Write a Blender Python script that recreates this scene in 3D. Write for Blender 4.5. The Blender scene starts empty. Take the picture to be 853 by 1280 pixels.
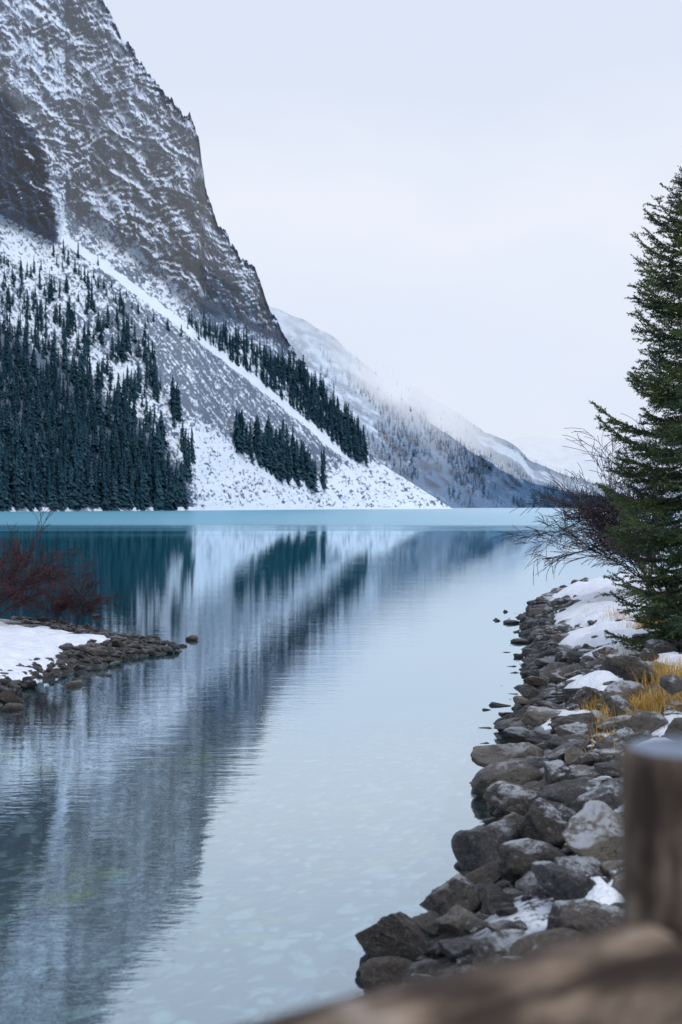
import bpy, math, random
import numpy as np
from mathutils import Vector, noise as mnoise
random.seed(7); rng=np.random.default_rng(7)
sc=bpy.context.scene; COL=sc.collection
F=1777.8; H=2.6; HY=633.0
def sst(a,b,x):
    t=np.clip((x-a)/(b-a),0,1); return t*t*(3-2*t)
# ---------- numpy noise
_perm=rng.permutation(512); _ang=rng.random(512)*2*np.pi
_gx=np.cos(_ang); _gy=np.sin(_ang)
def pn(x,y,s=0):
    xi=np.floor(x).astype(int); yi=np.floor(y).astype(int); fx=x-xi; fy=y-yi
    def g(ix,iy,dx,dy):
        h=_perm[(_perm[(ix+s*37)&511]+iy)&511]; return _gx[h]*dx+_gy[h]*dy
    u=fx*fx*fx*(fx*(fx*6-15)+10); v=fy*fy*fy*(fy*(fy*6-15)+10)
    a=g(xi,yi,fx,fy); b=g(xi+1,yi,fx-1,fy); c=g(xi,yi+1,fx,fy-1); d=g(xi+1,yi+1,fx-1,fy-1)
    return ((a*(1-u)+b*u)*(1-v)+(c*(1-u)+d*u)*v)*1.5
def fbm(x,y,s=0,o=4,r=0.5):
    t=0;a=1;n=0
    for i in range(o):
        t=t+a*pn(x*2**i+i*17.3,y*2**i-i*9.1,s+i); n+=a; a*=r
    return t/n
def ridged(x,y,s=0,o=4):
    t=0;a=1;n=0
    for i in range(o):
        t=t+a*(1-2*np.abs(pn(x*2**i+i*7.3,y*2**i+i*3.1,s+i))); n+=a; a*=.55
    return t/n
def poly_sdf(P,x,y):
    P=np.array(P,float); n=len(P); d=np.full(x.shape,1e18); ins=np.zeros(x.shape,bool)
    for i in range(n):
        a=P[i]; b=P[(i+1)%n]; e=b-a; wx=x-a[0]; wy=y-a[1]
        t=np.clip((wx*e[0]+wy*e[1])/(e@e),0,1)
        d=np.minimum(d,(wx-e[0]*t)**2+(wy-e[1]*t)**2)
        c=((a[1]>y)!=(b[1]>y))&(x<(b[0]-a[0])*(y-a[1])/((b[1]-a[1])+1e-12)+a[0]); ins^=c
    d=np.sqrt(d); return np.where(ins,d,-d)
# ---------- mesh helpers
def mesh_np(name,V,Fa,smooth=False,attrs=None):
    V=np.ascontiguousarray(V,dtype=np.float32); Fa=np.ascontiguousarray(Fa,dtype=np.int32); k=Fa.shape[1]
    me=bpy.data.meshes.new(name); me.vertices.add(len(V)); me.vertices.foreach_set('co',V.ravel())
    me.loops.add(Fa.size); me.loops.foreach_set('vertex_index',Fa.ravel())
    me.polygons.add(len(Fa)); me.polygons.foreach_set('loop_start',np.arange(0,Fa.size,k,dtype=np.int32))
    me.polygons.foreach_set('use_smooth',np.full(len(Fa),smooth))
    if attrs:
        for n,a in attrs.items():
            at=me.attributes.new(n,'FLOAT','POINT'); at.data.foreach_set('value',np.ascontiguousarray(a,dtype=np.float32).ravel())
    me.update(calc_edges=True); return me
def grid_faces(ny,nx):
    i=np.arange(ny-1)[:,None]*nx+np.arange(nx-1)[None,:]
    return np.stack([i,i+1,i+nx+1,i+nx],-1).reshape(-1,4)
def obj(name,me,mat=None,parent=None,label=None,cat=None,group=None,kind=None):
    o=bpy.data.objects.new(name,me); COL.objects.link(o)
    if mat and me and not me.materials: me.materials.append(mat)
    if parent: o.parent=parent
    if label: o['label']=label
    if cat: o['category']=cat
    if group: o['group']=group
    if kind: o['kind']=kind
    return o
def tube(V,Fc,pts,rad,n=4):
    base=len(V); pts=[Vector(p) for p in pts]
    for i,p in enumerate(pts):
        d=(pts[min(i+1,len(pts)-1)]-pts[max(i-1,0)]).normalized()
        a=d.orthogonal().normalized(); b=d.cross(a)
        for k in range(n):
            t=2*math.pi*k/n; V.append(tuple(p+(a*math.cos(t)+b*math.sin(t))*rad[i]))
    for i in range(len(pts)-1):
        for k in range(n):
            k2=(k+1)%n; Fc.append((base+i*n+k,base+i*n+k2,base+(i+1)*n+k2,base+(i+1)*n+k))
# ---------- node helper
class NT:
    def __init__(s,name):
        s.m=bpy.data.materials.new(name); s.m.use_nodes=True; s.t=s.m.node_tree; s.t.nodes.clear()
        s.out=s.n('ShaderNodeOutputMaterial')
    def n(s,ty,**k):
        nd=s.t.nodes.new(ty)
        for a,v in k.items(): setattr(nd,a,v)
        return nd
    def L(s,a,b): s.t.links.new(a,b)
    def v(s,sock,val):
        if isinstance(val,bpy.types.NodeSocket): s.L(val,sock)
        elif isinstance(val,tuple) and len(val)==3 and sock.type=='RGBA': sock.default_value=(*val,1)
        else: sock.default_value=val
    def math(s,op,a,b=0.0,c=None,clamp=False):
        nd=s.n('ShaderNodeMath',operation=op,use_clamp=clamp); s.v(nd.inputs[0],a); s.v(nd.inputs[1],b)
        if c is not None: s.v(nd.inputs[2],c)
        return nd.outputs[0]
    def mr(s,x,a,b,c=0.0,d=1.0,sm=True):
        nd=s.n('ShaderNodeMapRange',interpolation_type='SMOOTHSTEP' if sm else 'LINEAR')
        for i,q in enumerate((x,a,b,c,d)): s.v(nd.inputs[i],q)
        return nd.outputs[0]
    def mix(s,f,a,b,mode='MIX'):
        nd=s.n('ShaderNodeMix',data_type='RGBA',blend_type=mode); s.v(nd.inputs[0],f); s.v(nd.inputs[6],a); s.v(nd.inputs[7],b); return nd.outputs[2]
    def noise(s,vec,scale,det=4,rough=.55,ty=None):
        nd=s.n('ShaderNodeTexNoise'); s.v(nd.inputs['Vector'],vec); nd.inputs['Scale'].default_value=scale
        nd.inputs['Detail'].default_value=det; nd.inputs['Roughness'].default_value=rough; return nd.outputs['Fac']
    def mapping(s,vec,scale=(1,1,1),rot=(0,0,0)):
        nd=s.n('ShaderNodeMapping'); s.v(nd.inputs[0],vec); nd.inputs['Scale'].default_value=scale; nd.inputs['Rotation'].default_value=rot; return nd.outputs[0]
    def attr(s,n): return s.n('ShaderNodeAttribute',attribute_name=n).outputs['Fac']
    def pos(s): return s.n('ShaderNodeNewGeometry').outputs['Position']
    def objc(s): return s.n('ShaderNodeTexCoord').outputs['Object']
    def sep(s,v):
        nd=s.n('ShaderNodeSeparateXYZ'); s.L(v,nd.inputs[0]); return nd.outputs
    def bump(s,h,st,dist):
        nd=s.n('ShaderNodeBump'); s.v(nd.inputs['Height'],h); nd.inputs['Strength'].default_value=st; nd.inputs['Distance'].default_value=dist; return nd.outputs[0]
    def princ(s,col,rough=.8,nrm=None,spec=.3):
        b=s.n('ShaderNodeBsdfPrincipled'); s.v(b.inputs['Base Color'],col); s.v(b.inputs['Roughness'],rough)
        b.inputs['Specular IOR Level'].default_value=spec
        if nrm: s.L(nrm,b.inputs['Normal'])
        return b.outputs[0]
    def mixs(s,f,a,b):
        nd=s.n('ShaderNodeMixShader'); s.v(nd.inputs[0],f); s.L(a,nd.inputs[1]); s.L(b,nd.inputs[2]); return nd.outputs[0]
    def fin(s,sh): s.L(sh,s.out.inputs[0]); return s.m

# ---------- materials
def mat_mountain(name,rd,rl,snowc,sc1=.05,soft=.09,na=1.3,bs=1.0):
    M=NT(name); p=M.pos(); sn=M.attr('snow')
    n1=M.noise(p,sc1,7,.7); n2=M.noise(p,sc1*7,5,.75)
    rock=M.mix(M.mr(n1,.38,.62),rd,rl); rock=M.mix(M.mr(n2,.3,.65,0.0,.8),rd,rock)  # low noise goes to dark rock: crevice shade painted into the colour
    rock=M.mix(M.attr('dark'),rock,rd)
    f=M.math('ADD',sn,M.math('MULTIPLY',M.math('SUBTRACT',n2,.5),na))
    f=M.mr(f,.5-soft,.5+soft)
    br=M.attr('brush'); rock=M.mix(br,rock,(.13,.17,.23))
    c=M.mix(f,rock,snowc)
    b=M.bump(n2,bs,3.0)
    s=M.princ(c,.9,b,.0)
    tr=M.n('ShaderNodeBsdfTransparent').outputs[0]
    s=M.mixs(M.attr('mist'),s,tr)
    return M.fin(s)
m_mtn=mat_mountain('mountain_rock',(.028,.056,.112),(.14,.22,.36),(.80,.88,1.0),.05,.12,1.3,.7)  # bluish base colours carry the distance haze; mist adds more as transparency
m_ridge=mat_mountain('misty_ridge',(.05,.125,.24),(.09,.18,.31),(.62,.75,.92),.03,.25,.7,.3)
def mat_conifer(name,a,b,snow=.0,mist=False):
    M=NT(name); p=M.pos(); n=M.noise(p,.12,3); oi=M.n('ShaderNodeObjectInfo').outputs['Random']
    c=M.mix(M.math('MULTIPLY',M.math('ADD',M.mr(n,.3,.7),oi),.5),a,b)
    n2=M.noise(p,.9,3,.7); nz=M.sep(M.n('ShaderNodeNewGeometry').outputs['Normal'])[2]
    f=M.math('MULTIPLY',M.mr(n2,.60,.70),M.mr(M.math('ABSOLUTE',nz),.1,.6,0.0,snow))
    c=M.mix(f,c,(.5,.58,.66)); s=M.princ(c,.9,None,.05)
    if mist: s=M.mixs(M.attr('mist'),s,M.n('ShaderNodeBsdfTransparent').outputs[0])
    return M.fin(s)
m_con=mat_conifer('dark_conifer_needles',(.009,.032,.050),(.030,.078,.105),.5)  # needle colours shifted blue to hold the haze of distance
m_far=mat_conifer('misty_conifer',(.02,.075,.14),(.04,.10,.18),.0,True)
def mat_rock():
    M=NT('shore_rock'); o=M.objc(); oi=M.n('ShaderNodeObjectInfo').outputs['Random']; p=M.pos()
    vec=M.n('ShaderNodeVectorMath',operation='ADD'); M.L(o,vec.inputs[0]); 
    cmb=M.n('ShaderNodeCombineXYZ'); M.L(M.math('MULTIPLY',oi,50.0),cmb.inputs[0]); M.L(cmb.outputs[0],vec.inputs[1]); v=vec.outputs[0]
    n1=M.noise(v,1.6,5,.6); n2=M.noise(v,6,6,.75); n3=M.noise(v,22,4,.7); n0=M.noise(p,2.5,2,.5)
    r=M.n('ShaderNodeValToRGB'); M.L(M.math('ADD',M.math('MULTIPLY',oi,.85),M.math('MULTIPLY',n0,.15)),r.inputs[0]); e=r.color_ramp.elements
    e[0].color=(.016,.018,.022,1); e[1].color=(.44,.42,.39,1); e[1].position=1
    for ps,c in ((.14,(.022,.023,.028,1)),(.28,(.20,.20,.205,1)),(.38,(.05,.05,.055,1)),(.50,(.16,.12,.085,1)),(.58,(.05,.05,.055,1)),(.68,(.36,.32,.27,1)),(.78,(.09,.08,.072,1)),(.88,(.38,.33,.26,1))):
        q=e.new(ps); q.color=c
    c=M.mix(M.mr(n1,.35,.7),r.outputs[0],M.mix(.45,r.outputs[0],(.013,.013,.016)))
    c=M.mix(M.mr(n2,.50,.70,0.0,.55),c,(.34,.325,.31)); c=M.mix(M.mr(n3,.57,.68,0.0,.6),c,(.52,.51,.5))
    c=M.mix(M.mr(n2,.46,.32,0.0,.85),c,(.007,.007,.008))
    z=M.sep(p)[2]; wet=M.mr(z,.02,.10,1.0,0.0)
    c=M.mix(M.math('MULTIPLY',wet,.75),c,(.006,.007,.008))
    nz=M.sep(M.n('ShaderNodeNewGeometry').outputs['Normal'])[2]
    f=M.math('MULTIPLY',M.math('MULTIPLY',M.mr(nz,.55,.9),M.mr(M.noise(p,1.9,6,.78),.485,.57)),M.mr(z,.16,.42))
    c=M.mix(M.math('MULTIPLY',f,.95),c,(.78,.84,.93))
    rough=M.mr(n1,.3,.7,.25,.6)
    hb=M.math('ADD',n2,M.math('MULTIPLY',n3,.5))
    return M.fin(M.princ(c,rough,M.bump(hb,1.0,.12),.5))
m_rock=mat_rock()
def mat_ground():
    M=NT('shore_ground'); p=M.pos(); z=M.sep(p)[2]
    n1=M.noise(p,.7,4,.6); n2=M.noise(p,14,4,.7)
    land=M.mix(M.mr(n1,.35,.65),(.018,.018,.019),(.045,.042,.04)); land=M.mix(M.mr(n2,.52,.68,0.0,.6),land,(.18,.18,.18))
    land=M.mix(M.math('MULTIPLY',M.mr(M.noise(p,2.6,5,.75),.45,.52),M.mr(z,.12,.35)),land,(.74,.80,.89))
    wp=M.n('ShaderNodeVectorMath',operation='ADD'); M.L(p,wp.inputs[0]); nn=M.n('ShaderNodeTexNoise'); M.L(p,nn.inputs['Vector']); nn.inputs['Scale'].default_value=4.0
    sc_=M.n('ShaderNodeVectorMath',operation='SCALE'); M.L(nn.outputs['Color'],sc_.inputs[0]); sc_.inputs['Scale'].default_value=.30
    M.L(sc_.outputs[0],wp.inputs[1])
    def vor(s):
        vo=M.n('ShaderNodeTexVoronoi',feature='SMOOTH_F1'); M.L(M.mapping(wp.outputs[0],(1,.7,.3)),vo.inputs['Vector']); vo.inputs['Scale'].default_value=s; vo.inputs['Smoothness'].default_value=.2; return vo
    v1=vor(3.8); v2=vor(8.5)
    r1=M.sep(v1.outputs['Color'])[0]; r2=M.sep(v2.outputs['Color'])[1]
    st=M.mix(r2,(.06,.10,.10),(.32,.38,.37)); st=M.mix(M.mr(v2.outputs['Distance'],.15,.6),st,(.04,.07,.075))
    big=M.math('MULTIPLY',M.mr(r1,.42,.72,0.0,.6),M.mr(v1.outputs['Distance'],.50,.18))
    st=M.mix(big,st,M.mix(M.mr(r1,.6,1.0),(.24,.30,.28),(.48,.53,.50)))
    st=M.mix(M.math('MULTIPLY',M.mr(n1,.56,.68,0.0,.75),M.mr(M.noise(p,3.5,3,.6),.35,.6)),st,(.26,.32,.04))
    deep=M.mr(z,-.9,-2.0); under=M.mix(deep,st,(.03,.19,.25))
    c=M.mix(M.mr(z,-.03,.03),under,land)
    hh=M.math('SUBTRACT',n2,v2.outputs['Distance'])
    return M.fin(M.princ(c,.85,M.bump(hh,.6,.06),.3))
m_ground=mat_ground()
def mat_snow():
    M=NT('snow'); p=M.pos(); n=M.noise(p,5,5,.6); n2=M.noise(p,40,3,.6)
    c=M.mix(M.mr(n,.3,.7),(.72,.79,.91),(.86,.89,.95))
    return M.fin(M.princ(c,.6,M.bump(M.math('ADD',n,M.math('MULTIPLY',n2,.2)),.9,.09),.2))
m_snow=mat_snow()
def mat_water():
    M=NT('lake_water'); p=M.pos(); xyz=M.sep(p); y=xyz[1]
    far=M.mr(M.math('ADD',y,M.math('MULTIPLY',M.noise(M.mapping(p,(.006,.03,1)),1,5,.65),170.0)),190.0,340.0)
    w1=M.noise(M.mapping(p,(.9,3.4,1)),1,3,.5); w2=M.noise(M.mapping(p,(.16,.6,1)),1,2,.5); w3=M.noise(M.mapping(p,(5,11,1)),1,3,.55)
    amp=M.mr(M.noise(M.mapping(p,(.10,.12,1)),1,3,.5),.35,.7,.3,1.4)
    hgt=M.math('ADD',M.math('MULTIPLY',M.math('MULTIPLY',w1,amp),.0060),M.math('ADD',M.math('MULTIPLY',w2,.006),M.math('MULTIPLY',w3,.0026)))
    hgt=M.math('MULTIPLY',hgt,M.mr(y,12.0,90.0,1.0,.25))
    bn=M.n('ShaderNodeBump'); M.L(hgt,bn.inputs['Height']); bn.inputs['Strength'].default_value=.42; bn.inputs['Distance'].default_value=1.0
    nb=bn.outputs[0]
    g=M.n('ShaderNodeBsdfGlossy'); g.inputs['Color'].default_value=(.82,.93,1,1); M.L(M.mr(far,0,1,.016,.22),g.inputs['Roughness']); M.L(nb,g.inputs['Normal'])
    tr=M.n('ShaderNodeBsdfTransparent'); tr.inputs[0].default_value=(.74,.94,.98,1)
    df=M.n('ShaderNodeBsdfDiffuse'); df.inputs[0].default_value=(.006,.15,.23,1)
    lw=M.n('ShaderNodeLayerWeight'); lw.inputs[0].default_value=.5
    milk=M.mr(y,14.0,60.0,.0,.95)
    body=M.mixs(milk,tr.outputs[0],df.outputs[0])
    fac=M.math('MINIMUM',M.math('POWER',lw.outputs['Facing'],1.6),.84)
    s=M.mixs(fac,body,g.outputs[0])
    d2=M.n('ShaderNodeBsdfDiffuse'); M.L(M.mix(M.mr(xyz[0],-60.0,120.0),(.13,.39,.54),(.44,.63,.77)),d2.inputs[0])  # diffuse body colour also stands in for sky reflected by ruffled far water
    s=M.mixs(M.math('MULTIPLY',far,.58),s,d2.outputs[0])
    return M.fin(s)
m_water=mat_water()
def simple(name,a,b,scale=8,rough=.8,stretch=(1,1,1),bmp=.3):
    M=NT(name); o=M.mapping(M.objc(),stretch); n=M.noise(o,scale,5,.6)
    return M.fin(M.princ(M.mix(M.mr(n,.3,.7),a,b),rough,M.bump(n,bmp,.02)))
m_bark=simple('bark',(.045,.03,.022),(.12,.08,.055),12)
def mat_needles():
    M=NT('spruce_needles'); p=M.pos(); n=M.noise(p,2.2,4,.6); n2=M.noise(p,25,2,.6)
    c=M.mix(M.mr(n,.35,.65),(.026,.060,.042),(.10,.14,.05)); c=M.mix(M.mr(n2,.5,.75,0.0,.5),c,(.19,.22,.09))
    n3=M.noise(p,4,4,.7); c=M.mix(M.mr(n3,.64,.72,0.0,.35),c,(.5,.55,.6))
    return M.fin(M.princ(c,.7,None,.25))
m_need=mat_needles()
m_twig=simple('bare_twig',(.022,.018,.026),(.065,.048,.055),5)
m_twigr=simple('red_twig',(.026,.012,.014),(.085,.030,.030),5)
m_grass=simple('dry_grass',(.26,.15,.035),(.55,.36,.10),3)
def mat_wood():
    M=NT('weathered_log'); o=M.objc(); n=M.noise(M.mapping(o,(1,1,.16)),34,5,.65); n2=M.noise(M.mapping(o,(1,1,.6)),9,4,.6)
    c=M.mix(M.mr(n,.35,.65),(.022,.013,.008),(.25,.185,.135)); c=M.mix(M.mr(n2,.42,.62,0.0,.85),c,(.018,.010,.007))
    c=M.mix(M.mr(n2,.43,.30,0.0,.6),c,(.38,.33,.29))
    return M.fin(M.princ(c,.75,M.bump(n,.6,.01)))
m_wood=mat_wood()
m_woodend=simple('cut_log_end',(.09,.12,.17),(.20,.25,.33),10,.6)

# ---------- world & sun
wd=bpy.data.worlds.new('World'); sc.world=wd; wd.use_nodes=True; nt=wd.node_tree; nt.nodes.clear()
out=nt.nodes.new('ShaderNodeOutputWorld'); bg=nt.nodes.new('ShaderNodeBackground')
sky=nt.nodes.new('ShaderNodeTexSky'); sky.sky_type='NISHITA'; sky.sun_disc=False; sky.sun_elevation=math.radians(42); sky.sun_rotation=math.radians(140)
sky.dust_density=1
tc=nt.nodes.new('ShaderNodeTexCoord'); sp=nt.nodes.new('ShaderNodeSeparateXYZ'); nt.links.new(tc.outputs['Generated'],sp.inputs[0])
nz=nt.nodes.new('ShaderNodeTexNoise'); mp=nt.nodes.new('ShaderNodeMapping'); mp.inputs['Scale'].default_value=(1,1,2.0)
nt.links.new(tc.outputs['Generated'],mp.inputs[0]); nt.links.new(mp.outputs[0],nz.inputs[0]); nz.inputs['Scale'].default_value=2.6; nz.inputs['Detail'].default_value=5
ad=nt.nodes.new('ShaderNodeMath'); ad.operation='MULTIPLY_ADD'; nt.links.new(nz.outputs['Fac'],ad.inputs[0]); ad.inputs[1].default_value=.4; nt.links.new(sp.outputs[2],ad.inputs[2])
cr=nt.nodes.new('ShaderNodeValToRGB'); nt.links.new(ad.outputs[0],cr.inputs[0]); e=cr.color_ramp.elements
e[0].position=.12; e[0].color=(.68,.79,.97,1); e[1].position=.8; e[1].color=(.76,.82,.97,1)
q=e.new(.26); q.color=(.77,.84,.98,1); q=e.new(.38); q.color=(.86,.90,1.0,1); q=e.new(.5); q.color=(.75,.82,.96,1)
sk=nt.nodes.new('ShaderNodeMix'); sk.data_type='RGBA'; sk.blend_type='MIX'; sk.inputs[0].default_value=.96
sc2=nt.nodes.new('ShaderNodeVectorMath'); sc2.operation='SCALE'; nt.links.new(sky.outputs[0],sc2.inputs[0]); sc2.inputs['Scale'].default_value=.1
nt.links.new(sc2.outputs[0],sk.inputs[6]); nt.links.new(cr.outputs[0],sk.inputs[7]); nt.links.new(sk.outputs[2],bg.inputs[0]); bg.inputs[1].default_value=1.0
nt.links.new(bg.outputs[0],out.inputs[0])
sl=bpy.data.lights.new('sun','SUN'); sl.energy=1.4; sl.angle=math.radians(14); sl.color=(1,.99,.975)
so=bpy.data.objects.new('sun',sl); COL.objects.link(so)
el=math.radians(42); az=math.radians(140); sd=Vector((math.sin(az)*math.cos(el),math.cos(az)*math.cos(el),math.sin(el)))
so.rotation_euler=sd.to_track_quat('Z','Y').to_euler()
sc.view_settings.view_transform='Standard'; sc.view_settings.look='None'; sc.view_settings.exposure=0
# ---------- camera
cd=bpy.data.cameras.new('camera'); cam=bpy.data.objects.new('camera',cd); COL.objects.link(cam); sc.camera=cam
cam.location=(0,0,H); cam.rotation_euler=(math.pi/2-7/F,0,0); cd.sensor_fit='VERTICAL'; cd.sensor_height=36; cd.lens=50
cd.clip_end=20000; cd.clip_start=.05; cd.dof.use_dof=True; cd.dof.focus_distance=24; cd.dof.aperture_fstop=3.2

# ---------- main mountain
Rp=np.array([(-400,-420),(-200,-330),(0,-190),(100,-60),(135,0),(150,35),(175,70),(200,100),(222,128),(238,146),(249,172),(257,225),(266,258),(285,290),(300,314),(320,326),(331,360),(345,395),(358,425),(378,452),(392,478),(422,508),(447,537),(460,562),(472,576),(520,607),(566,636)],float)
Cp=np.array([(-400,120),(-100,230),(0,272),(70,308),(76,300),(84,255),(100,268),(180,325),(250,390),(300,408),(345,432),(375,460),(392,480),(600,640)],float)
Yp=np.array([(-400,480),(0,700),(240,900),(566,1500)],float)
def surf(px,py,disp=True):
    Ys=np.interp(px,Yp[:,0],Yp[:,1]); pc=np.interp(px,Cp[:,0],Cp[:,1])
    ct=1.35; cc=.62
    r=(HY-py)/F; rc=(HY-np.minimum(pc,639))/F
    zc=(H+rc*Ys)/(1-ct*rc); Yc=Ys+ct*zc
    zt=(H+r*Ys)/(1-ct*r); Yt=Ys+ct*zt
    zk=(H+r*(Yc-cc*zc))/(1-cc*r); Yk=Yc+cc*(zk-zc)
    up=py<pc; Y=np.where(up,Yk,Yt)
    if disp: Y=Y+relief(px,py)
    return np.stack([(px-426.5)/F*Y,Y,H+(HY-py)/F*Y],-1)
ca,sa=math.cos(math.radians(54)),math.sin(math.radians(54))
def fold(x,y,s,o=4):
    t=0;a=1;n=0
    for i in range(o):
        v=pn(x*2**i+i*5.7,y*2**i+i*3.9,s+i)*3.0; t=t+a*(np.abs((v-np.floor(v))-.5)*2-.5); n+=a; a*=.55
    return t/n
def relief(px,py):
    pc=np.interp(px,Cp[:,0],Cp[:,1]); cm=sst(-4,22,pc-py)
    wx=px+10*fbm(px/45,py/45,3,3); wy=py+10*fbm(px/45,py/45,5,3)
    p=wx*ca+wy*sa; q_=-wx*sa+wy*ca
    D=-34*ridged(p/75,q_/36,11,6)+15*fbm(wx/10,wy/30,21,5,.6)+18*fold(wx/55,wy/34,31,4)-12*ridged(wx/16,wy/60,33,4)
    T=6*fbm(px/50,py/40,41,4)+2*fbm(p/50,q_/6,44,3)
    return (D*cm+T*(1-cm))*sst(640,610,py)
nx,ny=700,720
cx=np.linspace(-240,566,nx)
rid=np.interp(cx,Rp[:,0],Rp[:,1])
jag=(16*ridged(cx/40,cx*0+.5,61,5)+10*ridged(cx/11,cx*0+4.5,63,3))*sst(395,330,cx)+3*fbm(cx/7,cx*0+2.5,66,3)*sst(566,440,cx)
rid=rid+jag-7*sst(395,330,cx)
t=np.linspace(0,1,ny)[:,None]
Ysh=np.interp(cx,Yp[:,0],Yp[:,1]); base=HY+(H+.8)*F/Ysh
PY=base[None,:]*(1-t)+rid[None,:]*t; PX=np.repeat(cx[None,:],ny,0)
V=surf(PX,PY)
g=(relief(PX,PY-1.3)-relief(PX,PY+1.3))/2.6
gxx=(relief(PX+1.3,PY)-relief(PX-1.3,PY))/2.6
pc=np.interp(PX,Cp[:,0],Cp[:,1]); cliff=sst(0,10,pc-PY)
big=fbm(PX/60,PY/60,71,3); fine=fbm(PX/6,PY/6,75,4,.75); p_=PX*ca+PY*sa; q_=-PX*sa+PY*ca
med=fbm(p_/30,q_/13,73,5,.65); vfine=fbm(PX/3,PY/3,78,3,.8)
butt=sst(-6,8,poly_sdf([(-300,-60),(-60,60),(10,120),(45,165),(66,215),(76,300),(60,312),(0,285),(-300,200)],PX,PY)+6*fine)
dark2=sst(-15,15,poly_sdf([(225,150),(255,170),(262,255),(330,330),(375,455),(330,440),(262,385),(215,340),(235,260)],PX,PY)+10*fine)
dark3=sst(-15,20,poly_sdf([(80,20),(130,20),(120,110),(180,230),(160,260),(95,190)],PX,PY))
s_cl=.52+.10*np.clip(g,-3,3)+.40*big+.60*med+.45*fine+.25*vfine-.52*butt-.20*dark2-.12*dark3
darkat=np.clip(sst(.6,2.8,gxx)*.8+.45*butt,0,1)*cliff  # painted relief shade on side slopes, plus the buttress's own darker rock
def line_d(P):
    P=np.array(P,float); return PY-np.interp(PX,P[:,0],P[:,1])
strip=line_d([(60,280),(75,293),(130,330),(200,383),(260,428),(320,475),(400,540),(460,590),(566,640)])
w=5+6*fbm(PX/30,PX*0,81,3)
s_strip=sst(w+6,w-3,np.abs(strip-2+3*fine))*sst(60,80,PX)*sst(470,420,PX)
hatch=fbm(p_/28,q_/4.0,85,4,.6)
hatch2=fbm(PX/3.4,PY/3.4,86,3,.7)
low=sst(-12,14,poly_sdf([(225,525),(262,535),(300,560),(345,588),(400,600),(430,580),(462,572),(620,645),(620,700),(225,700)],PX,PY)+12*fine)
brushz=sst(-15,12,poly_sdf([(140,370),(200,392),(260,435),(320,482),(400,545),(440,585),(400,600),(345,588),(300,560),(262,535),(230,520),(175,450)],PX,PY)+10*fine)
s_t=.50+.45*big+.6*fine+.25*hatch+.2*hatch2
s_t=s_t*(1-brushz)+brushz*(.36+.55*hatch+.40*hatch2+.25*fine)
s_t=s_t*(1-low)+low*(.68+.6*fine+.5*hatch2+.35*fbm(p_/30,q_/8,90,3))
s_t=np.maximum(s_t,1.0*s_strip+.2*fine*s_strip)
fl=sst(-25,15,poly_sdf([(-300,380),(0,420),(110,490),(165,530),(232,600),(238,628),(-300,628)],PX,PY))
s_t=s_t*(1-.75*fl)
s_t=np.where(PY>HY+1.0,np.maximum(s_t,.75+.4*fine),s_t)
gul=sst(14,2,np.abs(PX-(62+(PY-200)*.18)-10*fbm(PY/20,PY*0,95,3)))*sst(195,215,PY)*sst(330,300,PY)
snow=s_cl*cliff+s_t*(1-cliff); snow=np.maximum(snow,gul*(.7+.7*fine))
snow=np.clip(snow,-.3,1.2)
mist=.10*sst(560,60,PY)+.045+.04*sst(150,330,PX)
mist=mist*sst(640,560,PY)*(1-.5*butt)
brush=(1-cliff)*(.5+.5*brushz)
bk=[];
for dY,dz in ((25,-6),(90,-60),(400,-400)):
    b=V[-1].copy(); k=(b[:,1]+dY)/b[:,1]; b[:,0]*=k; b[:,1]+=dY; b[:,2]=np.maximum(b[:,2]+dz,-5); bk.append(b)
V=np.concatenate([V,np.array(bk)],0)
def padr(a,v=None): return np.concatenate([a]+[a[-1:] if v is None else a[-1:]*0+v]*3,0)
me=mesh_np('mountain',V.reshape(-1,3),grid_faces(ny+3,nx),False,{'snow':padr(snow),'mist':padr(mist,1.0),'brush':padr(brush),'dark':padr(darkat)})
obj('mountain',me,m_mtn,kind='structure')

# ---------- far ridges
def ridge(name,Rpts,Ypts,cot,x0,x1,nx,ny,snowf,mistf,amp,mat,seed):
    R=np.array(Rpts,float); Yq=np.array(Ypts,float); cx=np.linspace(x0,x1,nx)
    rid=np.interp(cx,R[:,0],R[:,1])+4*fbm(cx/25,cx*0+seed,seed,4)
    Ysh=np.interp(cx,Yq[:,0],Yq[:,1]); base=HY+(H+1)*F/Ysh; t=np.linspace(0,1,ny)[:,None]
    PY=base[None,:]*(1-t)+rid[None,:]*t; PX=np.repeat(cx[None,:],ny,0)
    def sf(px,py):
        Ys=np.interp(px,Yq[:,0],Yq[:,1]); r=(HY-py)/F; z=(H+r*Ys)/(1-cot*r); Y=Ys+cot*z
        Y=Y+amp*ridged((px*.8+py*.6)/60,(-px*.6+py*.8)/30,seed,2)*sst(640,600,py)
        return np.stack([(px-426.5)/F*Y,Y,H+(HY-py)/F*Y],-1)
    V=sf(PX,PY); sn=snowf(PX,PY,rid[None,:]); mi=np.clip(mistf(PX,PY,rid[None,:]),0,1)
    b=V[-1].copy(); b[:,1]+=300; b[:,2]-=200; V=np.concatenate([V,b[None]],0)
    pad=lambda a:np.concatenate([a,a[-1:]],0)
    me=mesh_np(name,V.reshape(-1,3),grid_faces(ny+1,nx),True,{'snow':pad(sn),'mist':np.concatenate([mi,mi[-1:]*0+1],0)})
    obj(name,me,mat,kind='structure'); return sf,(lambda px:np.interp(px,R[:,0],R[:,1])),mistf
R2=[(250,330),(340,383),(380,400),(420,424),(440,442),(470,466),(500,494),(530,522),(560,544),(590,564),(620,584),(650,598),(680,608),(720,617),(780,624),(850,630),(900,634)]
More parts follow.
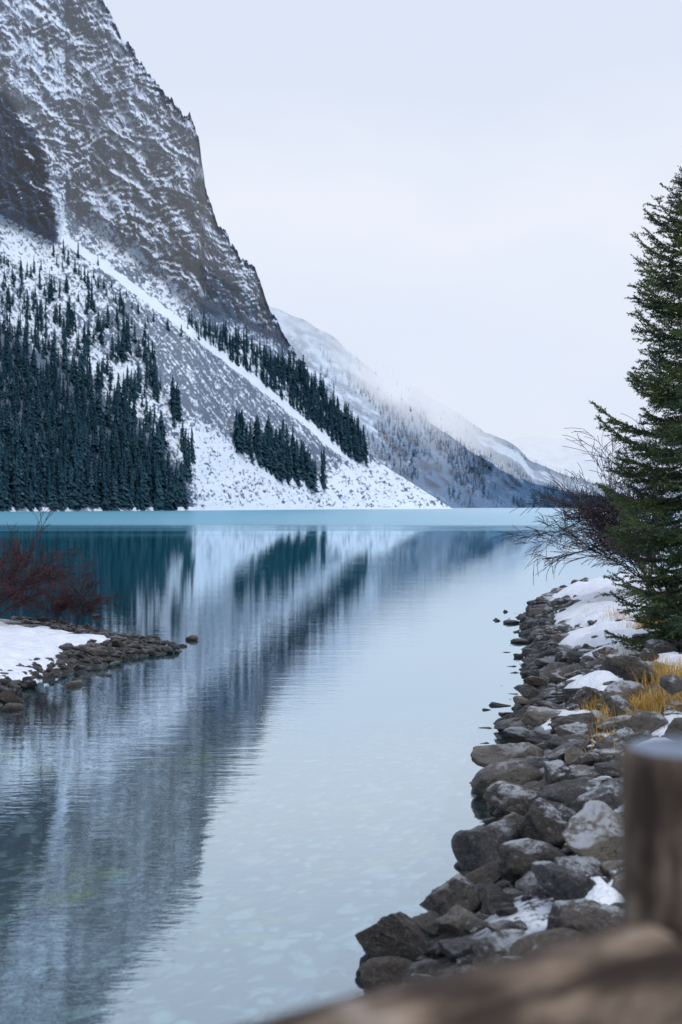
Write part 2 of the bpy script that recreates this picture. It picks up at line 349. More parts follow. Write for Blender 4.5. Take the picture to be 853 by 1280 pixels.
def sn2(PX,PY,rid):
    p=PX*.8+PY*.6; q=-PX*.6+PY*.8
    s=.36+.55*fbm(p/60,q/10,101,4)+.25*fbm(PX/9,PY/9,105,3)+.20*sst(480,410,PX)
    s-=.25*sst(450,540,PX)
    return np.clip(s,-.3,1.2)
def mi2(PX,PY,rid):
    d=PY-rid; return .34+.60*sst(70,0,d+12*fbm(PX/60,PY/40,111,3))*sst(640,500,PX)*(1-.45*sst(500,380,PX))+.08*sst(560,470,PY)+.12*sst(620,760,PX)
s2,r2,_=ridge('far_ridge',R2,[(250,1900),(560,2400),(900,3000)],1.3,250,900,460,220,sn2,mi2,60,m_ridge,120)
R3=[(400,415),(440,425),(480,456),(520,484),(548,503),(572,516),(590,528),(606,540),(625,547),(645,558),(662,574),(690,588),(720,598),(760,608),(820,604),(900,570),(1100,530)]
def sn3(PX,PY,rid):
    s=.22+.5*fbm((PX*.8+PY*.6)/50,(-PX*.6+PY*.8)/10,131,4)+.15*fbm(PX/8,PY/8,135,3)
    s+=.7*sst(9,2,np.abs((PY-rid)-13-6*fbm(PX/20,PX*0,107,2)))*sst(585,612,PX)
    return np.clip(s,-.3,1.2)
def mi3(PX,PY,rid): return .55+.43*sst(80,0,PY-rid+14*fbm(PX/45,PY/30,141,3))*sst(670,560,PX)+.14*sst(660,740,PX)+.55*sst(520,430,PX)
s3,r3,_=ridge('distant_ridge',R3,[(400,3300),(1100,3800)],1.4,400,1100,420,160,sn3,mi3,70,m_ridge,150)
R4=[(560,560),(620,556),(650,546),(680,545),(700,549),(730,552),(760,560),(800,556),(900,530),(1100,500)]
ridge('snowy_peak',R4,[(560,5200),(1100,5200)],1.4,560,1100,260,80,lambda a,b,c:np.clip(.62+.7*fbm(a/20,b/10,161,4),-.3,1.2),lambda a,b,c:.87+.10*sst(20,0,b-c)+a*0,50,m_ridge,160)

# ---------- small conifers
def conifer(seed,tiers,blades,wid):
    r=random.Random(seed); V=[];Fc=[]
    n=4
    for k in range(n): V.append((.012*math.cos(k*math.pi/2),.012*math.sin(k*math.pi/2),-.04))
    V.append((0,0,1.0))
    for k in range(n): Fc.append((k,(k+1)%n,4))
    for i in range(tiers):
        f=(i+.3)/tiers; z=.04+.95*f; R=wid*((1-f)**.75)*(.7+.55*r.random())+.010
        off=r.random()*6.28; dr=.55*R+.03
        for k in range(blades):
            if r.random()<.15: continue
            a=off+6.2832*k/blades+r.uniform(-.2,.2); rr=R*r.uniform(.55,1.25); w=3.14/blades*r.uniform(.8,1.25)
            b=len(V); V.append((0,0,min(z+.05+.03*r.random(),1))); zz=z-dr*r.uniform(.5,1.1)
            V.append((rr*math.cos(a-w),rr*math.sin(a-w),zz)); V.append((rr*1.15*math.cos(a),rr*1.15*math.sin(a),zz-.012)); V.append((rr*math.cos(a+w),rr*math.sin(a+w),zz+r.uniform(-.02,.02)))
            Fc.append((b,b+1,b+2)); Fc.append((b,b+2,b+3))
    return np.array(V),np.array(Fc)
def sample(poly,n,sp,hr,seed,dens=None,lo=.42):
    rr=random.Random(seed); P=np.array(poly,float); x0,y0=P.min(0); x1,y1=P.max(0); out=[]
    N=n*30; X=np.array([rr.uniform(x0,x1) for _ in range(N)]); Y=np.array([rr.uniform(y0,y1) for _ in range(N)])
    ins=poly_sdf(P,X,Y)>0
    for x,y in zip(X[ins],Y[ins]):
        if len(out)>=n: break
        x=float(x);y=float(y)
        if dens and rr.random()>dens(x,y): continue
        if any((x-a)**2+((y-b)*1.3)**2<sp*sp for a,b,_ in out): continue
        out.append((x,y,hr(x,y)*rr.uniform(lo,1.25)))
    return out
zones={}
zones['forest']=sample([(-120,395),(0,440),(50,470),(110,515),(160,545),(205,590),(232,625),(236,637),(-120,637)],1000,3.6,lambda x,y:24+26*max(0,(y-430)/205),1)
zones['fshore']=sample([(-120,612),(0,615),(120,618),(232,628),(236,638),(-120,638)],90,3.0,lambda x,y:50-.03*x,2)
zones['upper']=sample([(-20,320),(60,330),(110,345),(175,395),(188,430),(215,500),(245,575),(250,600),(225,600),(150,540),(60,480),(-20,440)],380,3.2,lambda x,y:17+24*max(0,(y-330)/250),3,lambda x,y:.9 if pn(np.array([x/28]),np.array([y/28]),9)[0]>-.06 else .04)
zones['band']=sample([(232,400),(300,428),(350,455),(378,470),(400,492),(430,525),(456,560),(458,580),(446,582),(400,538),(320,474),(290,452),(250,422)],340,3.0,lambda x,y:17+15*max(0,(x-240)/220),4)
zones['clump']=sample([(296,552),(318,556),(360,574),(400,596),(414,608),(405,614),(360,606),(320,584),(297,564)],60,3.4,lambda x,y:46,5)
zones['crest']=sample([(60,300),(110,320),(200,400),(240,412),(280,420),(240,430),(180,400),(60,330)],26,7,lambda x,y:18,6)
lab={'forest':('dark conifer in the dense forest on the lower left slope','conifers of the dense left forest'),
'fshore':('tall dark conifer in the front row of the left forest, at the lake edge','conifers lining the far left shore'),
'upper':('snow dusted conifer in the thin stand above the dense left forest','conifers scattered above the left forest'),
'band':('conifer in the diagonal band of trees under the mountain ridge','conifers of the diagonal band'),
'clump':('tall narrow conifer in the separate clump on the snowy scree','conifers of the clump on the scree'),
'crest':('small lone conifer beside the diagonal snow strip','lone conifers by the snow strip')}
allt=[]
for k,l in zones.items():
    for x,y,h in l: allt.append((h+(25 if k in('clump','fshore') else 0)+(8 if k in('upper','band') else 0),k,x,y,h))
allt.sort(key=lambda a:-a[0])
vis=[a for a in allt if -8<a[2]<470]; rest=[a for a in allt if not(-8<a[2]<470)]
ind,rest=vis[:298],vis[298:]+rest
cvar=[]
for i in range(12):
    v,f=conifer(100+i,17,8,.09+.016*(i%5)); cvar.append(mesh_np('conifer',v,f)); cvar[-1].materials.append(m_con)
def place(x,y):
    p=surf(np.array([x]),np.array([y]))[0]; return p
for i,(s,k,x,y,h) in enumerate(ind):
    p=place(x,y); hh=h*p[1]/F
    o=obj('conifer_tree',cvar[random.randrange(12)],None,None,lab[k][0],'conifer tree',lab[k][1])
    ws=hh*random.uniform(.75,1.5)
    o.location=(p[0],p[1],p[2]-.3); o.scale=(ws,ws,hh); o.rotation_euler=(random.uniform(-.04,.04),random.uniform(-.04,.04),random.uniform(0,6.28))
def merged(name,items,vars_,mat,label,cat,sfun,mistf=None):
    Vs=[];Fs=[];Ms=[];b=0
    P=sfun(np.array([i[0] for i in items]),np.array([i[1] for i in items]))
    for (x,y,h),p in zip(items,P):
        v,f=vars_[random.randrange(len(vars_))]; hh=h*p[1]/F; a=random.uniform(0,6.28)
        c,s=math.cos(a),math.sin(a); w=hh*random.uniform(.8,1.45)
        q=np.stack([(v[:,0]*c-v[:,1]*s)*w+p[0],(v[:,0]*s+v[:,1]*c)*w+p[1],v[:,2]*hh+p[2]-.3],-1)
        Vs.append(q);Fs.append(f+b);b+=len(v)
        if mistf: Ms.append(np.full(len(v),mistf(x,y)))
    me=mesh_np(name,np.concatenate(Vs),np.concatenate(Fs),False,{'mist':np.concatenate(Ms)} if mistf else None)
    obj(name,me,mat,None,label,cat,None,'stuff')
sv=[conifer(200+i,10,6,.12) for i in range(8)]
merged('conifer_forest',[(x,y,h) for _,k,x,y,h in rest],sv,m_con,'mass of further small conifers filling the left mountain forest','forest',surf)
lv=[conifer(300+i,5,5,.17) for i in range(6)]
f2=[];rr=random.Random(5)
while len(f2)<2400:
    x=rr.uniform(400,860); rl=float(r2(x)); y=rr.uniform(rl,637)
    dn=pn(np.array([(x*.8+y*.6)/70]),np.array([(-x*.6+y*.8)/20]),77)[0]
    if rr.random()>(.04+.96*(dn>-.08)): continue
    if y>612 and rr.random()<.35: continue
    f2.append((x,y,rr.uniform(5,11)))
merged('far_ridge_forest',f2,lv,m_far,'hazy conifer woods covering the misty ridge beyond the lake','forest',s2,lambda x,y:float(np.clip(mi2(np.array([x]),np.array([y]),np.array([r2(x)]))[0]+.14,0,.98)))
f3=[]
while len(f3)<1300:
    x=rr.uniform(470,760); rl=float(r3(x)); y=rr.uniform(rl,min(637,rl+80))
    if x>585 and 6<y-rl<22: continue
    dn=pn(np.array([(x*.8+y*.6)/50]),np.array([(-x*.6+y*.8)/14]),79)[0]
    if rr.random()>(.1+.9*(dn>-.08)): continue
    f3.append((x,y,rr.uniform(4,8)))
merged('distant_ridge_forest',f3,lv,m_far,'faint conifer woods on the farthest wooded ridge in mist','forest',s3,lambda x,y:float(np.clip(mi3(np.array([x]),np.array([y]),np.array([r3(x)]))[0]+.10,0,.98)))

# ---------- near ground
XS=np.array([(-12,-11),(0,-4.2),(4,-1.3),(6,-.2),(7,.05),(8,.27),(9,.62),(10.3,.97),(13.2,1.42),(16,1.85),(17.8,2.10),(22,2.85),(26,3.35),(29,3.75),(33,4.1),(36,4.7),(41,6.1),(46,9.3),(55,16),(75,34)],float)
LP=[(-40,15.4),(-4.7,16.4),(-4.25,17.6),(-4.15,20.2),(-3.9,22.3),(-3.2,24.3),(-2.4,25.6),(-3.1,26.7),(-4.2,28.4),(-5.7,31),(-8.2,33),(-40,37)]
def dr(x,y): return (x-np.interp(y,XS[:,0],XS[:,1])-.26*fbm(x/1.3,y/1.3,171,3))*.88
def ground(x,y):
    d1=dr(x,y); d2=poly_sdf(LP,x,y)-.22-.4*fbm(x/.9,y/.9,172,3)
    z1=np.where(d1>0,.85*(1-np.exp(-d1*.45/.85))*1.08+.02*np.maximum(d1-2,0),0)
    z2=np.where(d2>0,.26*(1-np.exp(-d2*.25/.26)),0)
    dw=np.minimum(-d1,-d2)
    dep=-(.06+.15*np.clip(dw,0,4)+.10*np.clip(y-16,0,40))
    land=np.maximum(z1,z2)+.05*fbm(x/.8,y/.8,173,4)
    k=sst(-.15,.15,-dw)
    return land*k+np.maximum(dep,-3.3)*(1-k)+.03*fbm(x/.4,y/.4,175,3)*(1-k)
def G(x,y): return float(ground(np.array([x]),np.array([y]))[0])
gx=np.arange(-24,36,.12); gy=np.concatenate([np.arange(-12,50,.12),np.arange(50,80,.5)])
GX,GY=np.meshgrid(gx,gy); GZ=ground(GX,GY)
obj('shore_ground',mesh_np('shore_ground',np.stack([GX,GY,GZ],-1).reshape(-1,3),grid_faces(len(gy),len(gx)),True),m_ground,kind='structure')
def quad(name,x0,x1,y0,y1,z,mat):
    return obj(name,mesh_np(name,np.array([(x0,y0,z),(x1,y0,z),(x1,y1,z),(x0,y1,z)]),np.array([[0,1,2,3]])),mat,kind='structure')
quad('lake_bed',-3000,4000,-60,6500,-3.6,m_ground)
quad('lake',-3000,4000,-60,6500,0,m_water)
blobs=[(6.4,34,1.3,5,.22),(5.1,27.5,.9,3.2,.22),(4.3,23,.65,1.9,.19),(3.85,20.6,.4,.9,.14),(5.8,30,1.0,2,.18),(7.8,38,1.3,4,.16),(3.15,13.4,.38,.6,.07),(2.7,12.3,.30,.5,.10),(1.40,7.8,.22,.3,.17),(3.15,17.8,.4,1.0,.14),(2.35,10.4,.25,.4,.10),(2.5,15.6,.3,.6,.10),
 (-5.35,22.5,1.0,2.2,.13),(-5.3,20.9,.7,.9,.10),(-6.5,24,2,3.2,.15),(-9,24,4,5,.14),(4.3,17.6,.6,1.3,.1),(-4.7,25.5,.5,1,.08)]
mm=np.zeros_like(GX); 
for (bx,by,rx,ry,th) in blobs:
    d=1-((GX-bx)/rx)**2-((GY-by)/ry)**2+1.2*fbm(GX/.6,GY/.8,181,4)
    mm=np.maximum(mm,th*np.sqrt(np.clip(d,0,1)))
nzg=GZ+mm+.08*fbm(GX/.45,GY/.55,185,4)*np.clip(mm/.06,0,1)-.012
fa=grid_faces(len(gy),len(gx)); mk=(mm.ravel()[fa]>0).any(1); fa=fa[mk]
us,inv=np.unique(fa,return_inverse=True)
obj('snow',mesh_np('snow',np.stack([GX,GY,nzg],-1).reshape(-1,3)[us],inv.reshape(fa.shape),True),m_snow,None,'patches of fresh white snow lying on both rocky banks','snow',None,'stuff')

# ---------- rocks
def ico(sub):
    import bmesh
    bm=bmesh.new(); bmesh.ops.create_icosphere(bm,subdivisions=sub,radius=1); V=np.array([v.co[:] for v in bm.verts]); Fc=np.array([[v.index for v in f.verts] for f in bm.faces]); bm.free(); return V,Fc
IV,IF=ico(5); IV3,IF3=ico(3)
def rockmesh(seed,V0,F0,name='rock',sm=True,k=60.0):
    r=np.random.default_rng(seed)
    if seed%4==0: k=26.0
    n=r.normal(size=(14,3)); n/=np.linalg.norm(n,axis=1)[:,None]; d=r.uniform(.44 if seed%4 else .7,.95,14)
    rad=np.ones(len(V0))*1.12
    for i in range(14):
        c=V0@n[i]; rr=np.where(c>.05,d[i]/np.maximum(c,.05),9)
        rad=-np.log(np.exp(-k*rad)+np.exp(-k*np.minimum(rr,3)))/k
    off=r.uniform(0,50)
    ns=np.array([mnoise.fractal(Vector(v*1.8)+Vector((off,0,0)),.7,2.1,6)+.5*abs(mnoise.noise(Vector(v*3.1)+Vector((off,9,0)))) for v in V0])*.085
    V=V0*(rad+ns)[:,None]
    return mesh_np(name,V,F0,sm)
rv=[rockmesh(i+1,IV,IF) for i in range(14)]
for m in rv: m.materials.append(m_rock)
NRV=len(rv)
placed=[]
def rock(x,y,w,h,label,group=None,rz=None,zoff=None,dp=None,vi=None):
    o=obj('rock',rv[random.randrange(NRV) if vi is None else vi],None,None,label,'rock',group)
    z=max(G(x,y),-.12); dp=dp or w*random.uniform(.55,1.05)
    o.location=(x,y,z+h*(.22 if zoff is None else zoff)); o.scale=(w*.6,dp*.6,h*.66)
    o.rotation_euler=(random.uniform(-.35,.35),random.uniform(-.35,.35),random.uniform(0,6.28) if rz is None else rz)
    placed.append((x,y,w/2)); return o
hand=[(497,1205,100,58,0,'boulder lying furthest out at the near end of the right rock bank'),
(572,1162,112,74,0,'broad boulder just up the bank from the nearest water-edge boulder'),
(632,1165,70,46,0.12,'low rock between two bigger boulders near the wooden rail'),
(612,1098,80,62,0,'upright boulder at the water where the bank steps inward'),
(662,1112,86,50,.2,'slab-like rock in the middle of the nearest rock group'),
(716,1140,108,60,.35,'large boulder under the small snow cap beside the post'),
(640,1075,62,40,.1,'small rock tucked behind the upright water-edge boulder'),
(690,1060,72,52,.25,'pointed rock behind the nearest rock group'),
(742,1070,92,58,.45,'wide rock touching the left side of the wooden post'),
(664,1030,92,44,.1,'broad boulder at the inner bend of the right bank'),
(715,1018,80,40,.35,'flat rock right of the broad boulder at the inner bend'),
(640,998,80,40,0,'rock jutting into the water at the bend of the right bank'),
(648,965,84,38,.05,'wide rounded boulder just beyond the bend at the waterline'),
(648,914,50,26,0,'low rock at the waterline past the bend'),
(700,985,60,32,.3,'rounded rock in the middle of the bank beside the bend'),
(665,938,66,28,.1,'flat slab lying at the waterline past the bend'),
(760,1020,64,40,.5,'rock close above the post top on the bank'),
(790,848,56,28,.7,'boulder standing out of the snow beside the yellow grass'),
(842,868,36,20,.8,'rock at the right frame edge below the yellow grass'),
(625,888,24,10,-.05,'tiny flat rock alone in the water off the right bank'),
(700,885,84,18,.15,'long flat slab on the middle of the right bank')]
for i,(px,py,w,h,z,l) in enumerate(hand):
    Y=(H-z)*F/(py-HY); X=(px-426.5)/F*Y; m=Y/F
    o=rock(X,Y+.1,w*m,h*m,l,vi=i%NRV,dp=w*m*.8,rz=(i*1.7)%6.28 if w<2*h else 0.2*math.sin(i)); o.location.z=z+h*m*.40
def zone_lab(y):
    if y<10.5: return ('shore rock in the nearest stretch of the right bank','rocks of the near right bank')
    if y<18: return ('shore rock in the middle stretch of the right bank','rocks of the middle right bank')
    if y<28: return ('small looking rock in the farther stretch of the right bank below the spruce','rocks of the farther right bank')
    return ('distant small rock at the far end of the right bank','rocks at the far end of the right bank')
cand=[]
for i in range(60000):
    y=6.2+35*random.random()**1.25; d=random.uniform(-.32,2.3); x=float(np.interp(y,XS[:,0],XS[:,1]))+d
    if x/y>.255: continue
    if d>1.7 and random.random()<.5: continue
    u=random.random(); w=.14+.36*u**2.0
    if y<11: w=.12+.36*u**1.4
    if d<.05: w=.10+.12*u
    elif y>14 and d<.4: w*=.8
    cand.append((w,x,y,d))
cand=sorted(cand[:1600],key=lambda c:-c[0])+sorted(cand[1600:],key=lambda c:-c[0]*(1 if c[0]<.28 else 0))
acc=[];pl=np.array(placed)
AX=np.zeros(4000);AY=np.zeros(4000);AR=np.zeros(4000);na=len(pl);AX[:na]=pl[:,0];AY[:na]=pl[:,1];AR[:na]=pl[:,2]
for w,x,y,d in cand:
    if len(acc)>=580: break
    if (((AX[:na]-x)**2+(AY[:na]-y)**2)<((AR[:na]+w/2)*.84)**2).any(): continue
    if d<.05 and random.random()<.5: continue
    if any(((x-b[0])/b[2])**2+((y-b[1])/b[3])**2<.8 for b in blobs) and random.random()<.9: continue
    AX[na]=x;AY[na]=y;AR[na]=w/2;na+=1; acc.append((w/y,w,x,y))
acc.sort(key=lambda a:-a[0])
for s_,w,x,y in acc[:200]:
    l=zone_lab(y); rock(x,y,w,w*random.uniform(.26,.58),l[0],l[1])
rubble=[(x,y,w*1.1) for _,w,x,y in acc[200:]]
for px,py,w in ((622,776,14),(638,779,18),(650,772,12),(632,765,10),(651,803,20),(648,822,14),(663,812,18),(682,757,20),(697,752,16),(664,770,18),(655,787,14),(645,790,10)):
    Y=H*F/(py-HY); rock((px-426.5)/F*Y,Y,w*Y/F,w*.4*Y/F,'small dark stone poking out of the water off the far right bank','stones in the water off the right bank').location.z=.0
cnt=0;tries=0
LPn=LP
while cnt<66 and tries<20000:
    tries+=1; x=random.uniform(-7,-2.0); y=random.uniform(15.8,30)
    d=float(poly_sdf(LPn,np.array([x]),np.array([y]))[0])
    if d<-.3 or d>1.1 or x/y<-.252: continue
    w=.13+.28*random.random()**1.5
    if any((x-a)**2+(y-b)**2<((r+w/2)*.9)**2 for a,b,r in placed): continue
    if any(((x-b[0])/b[2])**2+((y-b[1])/b[3])**2<.9 for b in blobs) : continue
    rock(x,y,w,w*random.uniform(.4,.65),'rock along the edge of the snowy left spit','rocks of the left spit'); cnt+=1
for px,py,w,l in ((240,800,14,'tiny rock standing alone off the tip of the left spit'),(120,772,12,'tiny rock in the water behind the left spit')):
    Y=H*F/(py-HY); rock((px-426.5)/F*Y,Y,w*Y/F,w*.6*Y/F,l).location.z=.02
Vs=[];Fs=[];b=0
sv3=[]
for i in range(8):
    m=rockmesh(50+i,IV3,IF3,'pebble'); a=np.zeros(len(m.vertices)*3); m.vertices.foreach_get('co',a); sv3.append(a.reshape(-1,3)); bpy.data.meshes.remove(m)
def addp(x,y,w,z):
    global b
    v=sv3[random.randrange(8)]; a=random.uniform(0,6.28); c,s=math.cos(a),math.sin(a); k=w*.55
    q=np.stack([(v[:,0]*c-v[:,1]*s)*k+x,(v[:,0]*s+v[:,1]*c)*k*.8+y,v[:,2]*k*.6+z],-1); Vs.append(q);Fs.append(IF3+b);b+=len(v)
PX_=[];PY_=[];NR=2200
for i in range(NR):
    y=5.5+38*random.random()**1.3; d=random.uniform(-.45,2.4); PX_.append(float(np.interp(y,XS[:,0],XS[:,1]))+d); PY_.append(y)
for i in range(3000): PX_.append(random.uniform(-7,-2.0)); PY_.append(random.uniform(15.2,34.5))
PXa=np.array(PX_);PYa=np.array(PY_); gz_=ground(PXa,PYa); dl=poly_sdf(LP,PXa,PYa)
for i in range(len(PXa)):
    if i>=NR and not(-.2<dl[i]<1.5): continue
    if abs(PXa[i]/PYa[i])>.27: continue
    addp(PXa[i],PYa[i],random.uniform(.07,.20) if PYa[i]>10 else random.uniform(.06,.15),gz_[i]+(.01 if i<NR else .035))
for x,y,w in rubble: addp(x,y,w,max(G(x,y),-.08)+w*.12)
obj('pebbles',mesh_np('pebbles',np.concatenate(Vs),np.concatenate(Fs),True),m_rock,None,'small wet stones filling the gaps between the shore rocks','stones',None,'stuff')

# ---------- spruce
def spruce(x,y,height,seed):
    r=random.Random(seed); z0=G(x,y)-.1
    e=bpy.data.objects.new('spruce_tree',None); COL.objects.link(e); e.location=(x,y,z0)
    e['label']='tall green spruce at the right frame edge with drooping and upturned boughs'; e['category']='spruce tree'
    V=[];Fc=[]
    tube(V,Fc,[(0.03*math.sin(i),0.02*math.cos(i*2),height*i/12) for i in range(13)],[.11*(1-i/12.5)+.006 for i in range(13)],10)
    BV=[];BF=[]; tw=[]
    nb=225
    for i in range(nb):
        f=(i+.5)/nb; h=.34+(height-.39)*f**1.1; dpt=height-h
        Lm=1.50*(1-math.exp(-dpt/2.3))*(1-.06*math.exp(-((h-1)/1.2)**2))+.08
        L=Lm*(r.uniform(.85,1.16) if r.random()<.5 else r.uniform(.45,.85)); a=i*2.39996+r.uniform(-.4,.4); up=-.10+.5*f+r.uniform(-.16,.16)
        pts=[];n=9
        for k in range(n):
            s=k/(n-1); rr=L*s; zz=h+L*(up*s-.28*s*(1-f*.6)+.34*s*s*s); aa=a+.15*s*math.sin(i)
            pts.append(Vector((rr*math.cos(aa),rr*math.sin(aa),zz)))
        tube(BV,BF,pts,[.016*(1-.8*k/(n-1))*(.5+.6*min(L,1)) for k in range(n)],4)
        tw.append(pts[n//3:])
        m=int(8+L*14)
        for j in range(m):
            s=.12+.86*(j+.5)/m; q=s*(n-1); k=min(int(q),n-2); P=pts[k].lerp(pts[k+1],q-k); d=(pts[k+1]-pts[k]).normalized()
            side=d.cross(Vector((0,0,1))).normalized()*(1 if j%2 else -1)
            tl=(.12+.38*L*(1-s)**.8)*r.uniform(.55,1.15)
            dirv=(d*.8+side*r.uniform(.45,.9)+Vector((0,0,r.uniform(-.45,.12)))).normalized()
            Q=[P+dirv*tl*u+Vector((0,0,-.10*tl*math.sin(u*3.0)+.1*tl*u*u)) for u in (0,.33,.66,1)]
            tw.append(Q)
            if tl>.15:
                for u in (.3,.5,.7,.85):
                    for sg in (-1,1):
                        if r.random()<.78:
                            P2=P+dirv*tl*u; d2=(dirv*.7+dirv.cross(Vector((0,0,1)))*sg*.7+Vector((0,0,r.uniform(-.4,.1)))).normalized(); l2=tl*.42*r.uniform(.6,1.1)
                            tw.append([P2,P2+d2*l2*.5,P2+d2*l2])
    A=[];Bs=[]
    for Q in tw:
        for k in range(len(Q)-1): A.append(Q[k][:]);Bs.append(Q[k+1][:])
    A=np.array(A);Bs=np.array(Bs); l=np.linalg.norm(Bs-A,axis=1); c=np.maximum(2,(l/.0056)).astype(int)
    idx=np.repeat(np.arange(len(A)),c); g=np.random.default_rng(3); u=g.random(len(idx))[:,None]
    P=A[idx]+(Bs-A)[idx]*u; D=(Bs-A)[idx]/l[idx][:,None]; N=len(P)
    R=g.normal(size=(N,3)); R-=D*(R*D).sum(1)[:,None]; R/=np.linalg.norm(R,axis=1)[:,None]; R[:,2]+=.2
    dn=D*.6+R*.7; dn/=np.linalg.norm(dn,axis=1)[:,None]; S=np.cross(dn,g.normal(size=(N,3))); S/=np.linalg.norm(S,axis=1)[:,None]
    ln=g.uniform(.022,.038,N)[:,None]; wd_=.0062
    VV=np.stack([P-S*wd_,P+S*wd_,P+dn*ln],1).reshape(-1,3)
    obj('trunk',mesh_np('trunk',np.array(V),np.array(Fc),True),m_bark,e)
    obj('bough',mesh_np('bough',np.array(BV),np.array(BF),True),m_bark,e)
    obj('crown',mesh_np('crown',VV,np.arange(3*N).reshape(-1,3)),m_need,e)
    return e
spruce(5.06,20,7.1,11)

# ---------- bare shrubs
def shrub(name,x,y,stems,mat,label,seed,height,lean,spread,r0=.022,z=None,maxd=4,rmin=.0032,pb=.85,droop=.02):
    r=random.Random(seed); V=[];Fc=[]
    def grow(p,d,L,rad,dep):
        n=6; pts=[p.copy()]; rads=[rad]; dd=d.copy(); bend=Vector((r.uniform(-1,1),r.uniform(-1,1),r.uniform(-.6,.6)))*.10
        for k in range(n):
            dd=(dd+bend+Vector((r.uniform(-.1,.1),r.uniform(-.1,.1),-droop*dep))).normalized(); p=p+dd*L/n; pts.append(p.copy()); rads.append(max(rad*(1-.75*(k+1)/n),rmin))
            if dep<maxd and k>=1 and r.random()<pb:
                for _ in range(1 if r.random()<.6 else 2):
                    s=Vector((r.uniform(-1,1),r.uniform(-1,1),r.uniform(-.5,.9))).normalized()
                    grow(p.copy(),(dd*.95+s*.6).normalized(),L*r.uniform(.42,.68),rads[-1]*.7,dep+1)
        tube(V,Fc,pts,rads,3 if dep>1 else 5)
    e=bpy.data.objects.new(name,None); COL.objects.link(e); e.location=(x,y,(G(x,y) if z is None else z)-.05); e['label']=label; e['category']='shrub'
    for s in range(stems):
        d=(Vector((lean[0],lean[1],1))+Vector((r.uniform(-1,1),r.uniform(-1,1),0))*spread).normalized()
        grow(Vector((r.uniform(-.3,.3),r.uniform(-.2,.2),0)),d,height*r.uniform(.6,1.0),r0*r.uniform(.6,1),0)
    obj('stems_and_twigs',mesh_np('twigs',np.array(V),np.array(Fc),True),mat,e)
shrub('bare_shrub',6.85,30,14,m_twig,'leafless purple brown shrub arching over the water left of the spruce',15,2.3,(-.50,0),.50,.024,None,3,.0055,.97,.02)
shrub('bare_shrub',-6.9,27.5,11,m_twigr,'leafless dark red shrub behind the snow at the left frame edge',8,1.6,(.45,0),1.0,.016,None,3,.0048,.88)
shrub('bare_shrub',-5.75,29.5,10,m_twigr,'small low reddish twigs at the back of the left spit',9,.9,(.3,0),.9,.008,None,3,.0035)

# ---------- dry grass
V=[];Fc=[]
for (cx_,cy_,sx,sy,n,hh) in ((3.2,14.6,.42,.6,1300,.26),(2.8,14.2,.3,.3,340,.18),(3.6,15.2,.3,.6,1000,.38),(4.9,22.6,.3,.6,600,.35),(2.75,15.5,.2,.3,160,.2),(3.85,16.8,.3,.6,360,.3),(3.8,20,.2,.5,160,.22),(5.0,25.5,.3,.6,300,.3),(2.5,13.2,.2,.3,120,.16)):
    for i in range(n):
        x=random.gauss(cx_,sx*.55); y=random.gauss(cy_,sy*.55); V.append((x,y,hh*random.uniform(.5,1.15)))
A=np.array(V); gzz=ground(A[:,0],A[:,1]); V=[]
for (x,y,h),z in zip(A,gzz):
        a=random.uniform(0,6.28); l=random.uniform(.15,.75)*h; w=.0042
        b0=len(V); dx,dy=math.cos(a),math.sin(a); px_,py_=-dy*w,dx*w
        for s in (0,.5,1):
            qx=x+dx*l*s*s; qy=y+dy*l*s*s; qz=z+h*(s-.25*s*s*(l/h)); k=1-.85*s
            V.append((qx-px_*k,qy-py_*k,qz));V.append((qx+px_*k,qy+py_*k,qz))
        Fc.append((b0,b0+1,b0+3,b0+2));Fc.append((b0+2,b0+3,b0+5,b0+4))
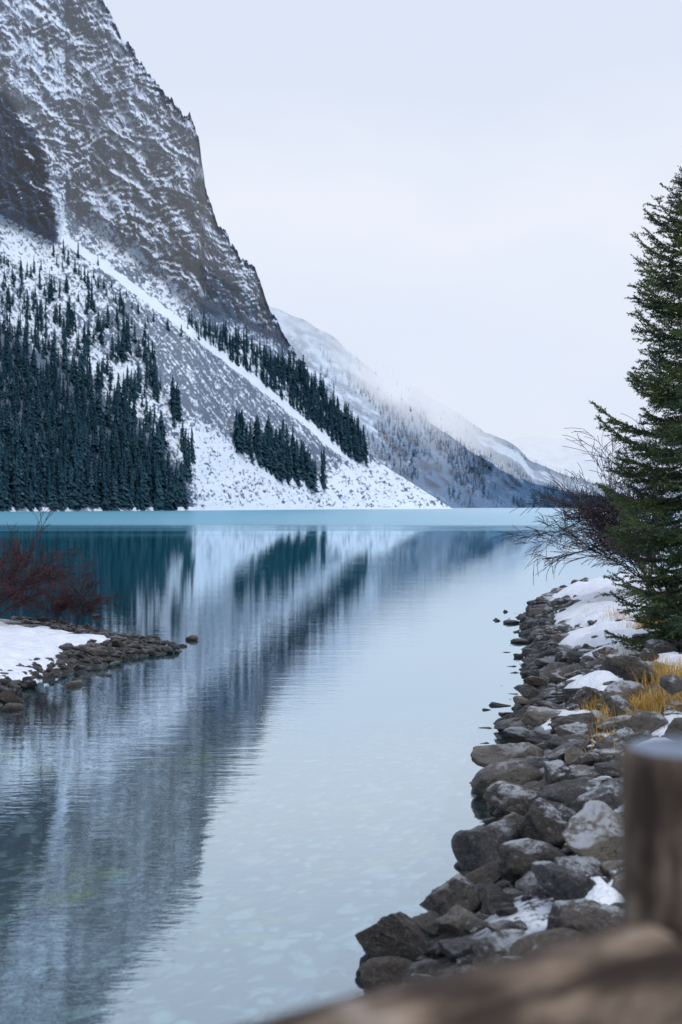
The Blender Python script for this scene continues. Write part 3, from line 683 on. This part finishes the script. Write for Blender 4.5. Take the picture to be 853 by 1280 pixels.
obj('dry_grass',mesh_np('dry_grass',np.array(V),np.array(Fc)),m_grass,None,'golden yellow dry grass on the right bank beside snow and rocks','grass',None,'stuff')

# ---------- log fence
fe=bpy.data.objects.new('log_fence',None); COL.objects.link(fe); fe.location=(.40,1.56,G(.4,1.56)); fe['label']='weathered round log fence post and rail out of focus in the near foreground'; fe['category']='fence'
def log(name,L,rad,taper,seed,parent,loc,dirv,bev=.008):
    rows=[];n=48; zs=[0]+list(np.linspace(.02,L-bev*2,40))+[L-bev,L-bev*.3,L]; V=[];Fc=[]
    for i,z in enumerate(zs):
        k=1.0 if z<L-bev else (.985 if z<L-bev*.5 else (.94 if z<L else .88))
        for j in range(n):
            a=6.2832*j/n; R=rad*(1-taper*z/L)*k*(1+.06*mnoise.noise(Vector((math.cos(a)*1.5+seed,math.sin(a)*1.5,z*5)))+.025*mnoise.noise(Vector((math.cos(a)*6+seed,math.sin(a)*6,z*9))))
            V.append((R*math.cos(a),R*math.sin(a),z))
    for i in range(len(zs)-1):
        for j in range(n): Fc.append((i*n+j,i*n+(j+1)%n,(i+1)*n+(j+1)%n,(i+1)*n+j))
    me=bpy.data.meshes.new(name); c=len(V); V.append((0,0,L)); c0=len(V); V.append((0,0,0)); t=(len(zs)-1)*n
    nf=len(Fc)
    for j in range(n): Fc.append((t+j,t+(j+1)%n,c))
    for j in range(n): Fc.append(((j+1)%n,j,c0))
    me.from_pydata(V,[],Fc); me.materials.append(m_wood); me.materials.append(m_woodend)
    for i,p in enumerate(me.polygons): p.use_smooth=i<nf; p.material_index=1 if (i>=nf and name=='post') else 0
    o=obj(name,me,None,parent); o.location=Vector(loc)-fe.location; o.rotation_mode='QUATERNION'; o.rotation_quaternion=Vector(dirv).to_track_quat('Z','Y'); return o
ztop=H-(934-HY)/F*1.56; gz=G(.4,1.56)
log('post',ztop-gz+.1,.086,.03,1,fe,(.391,1.56,gz-.1),(0.0,0,1))
zr=H-(1166-HY)/F*1.40
a_=Vector((.318,1.434,zr-.068)); b_=Vector((-.75,.60,zr-.068)); log('rail',(a_-b_).length,.068,.0,5,fe,b_,(a_-b_).normalized())
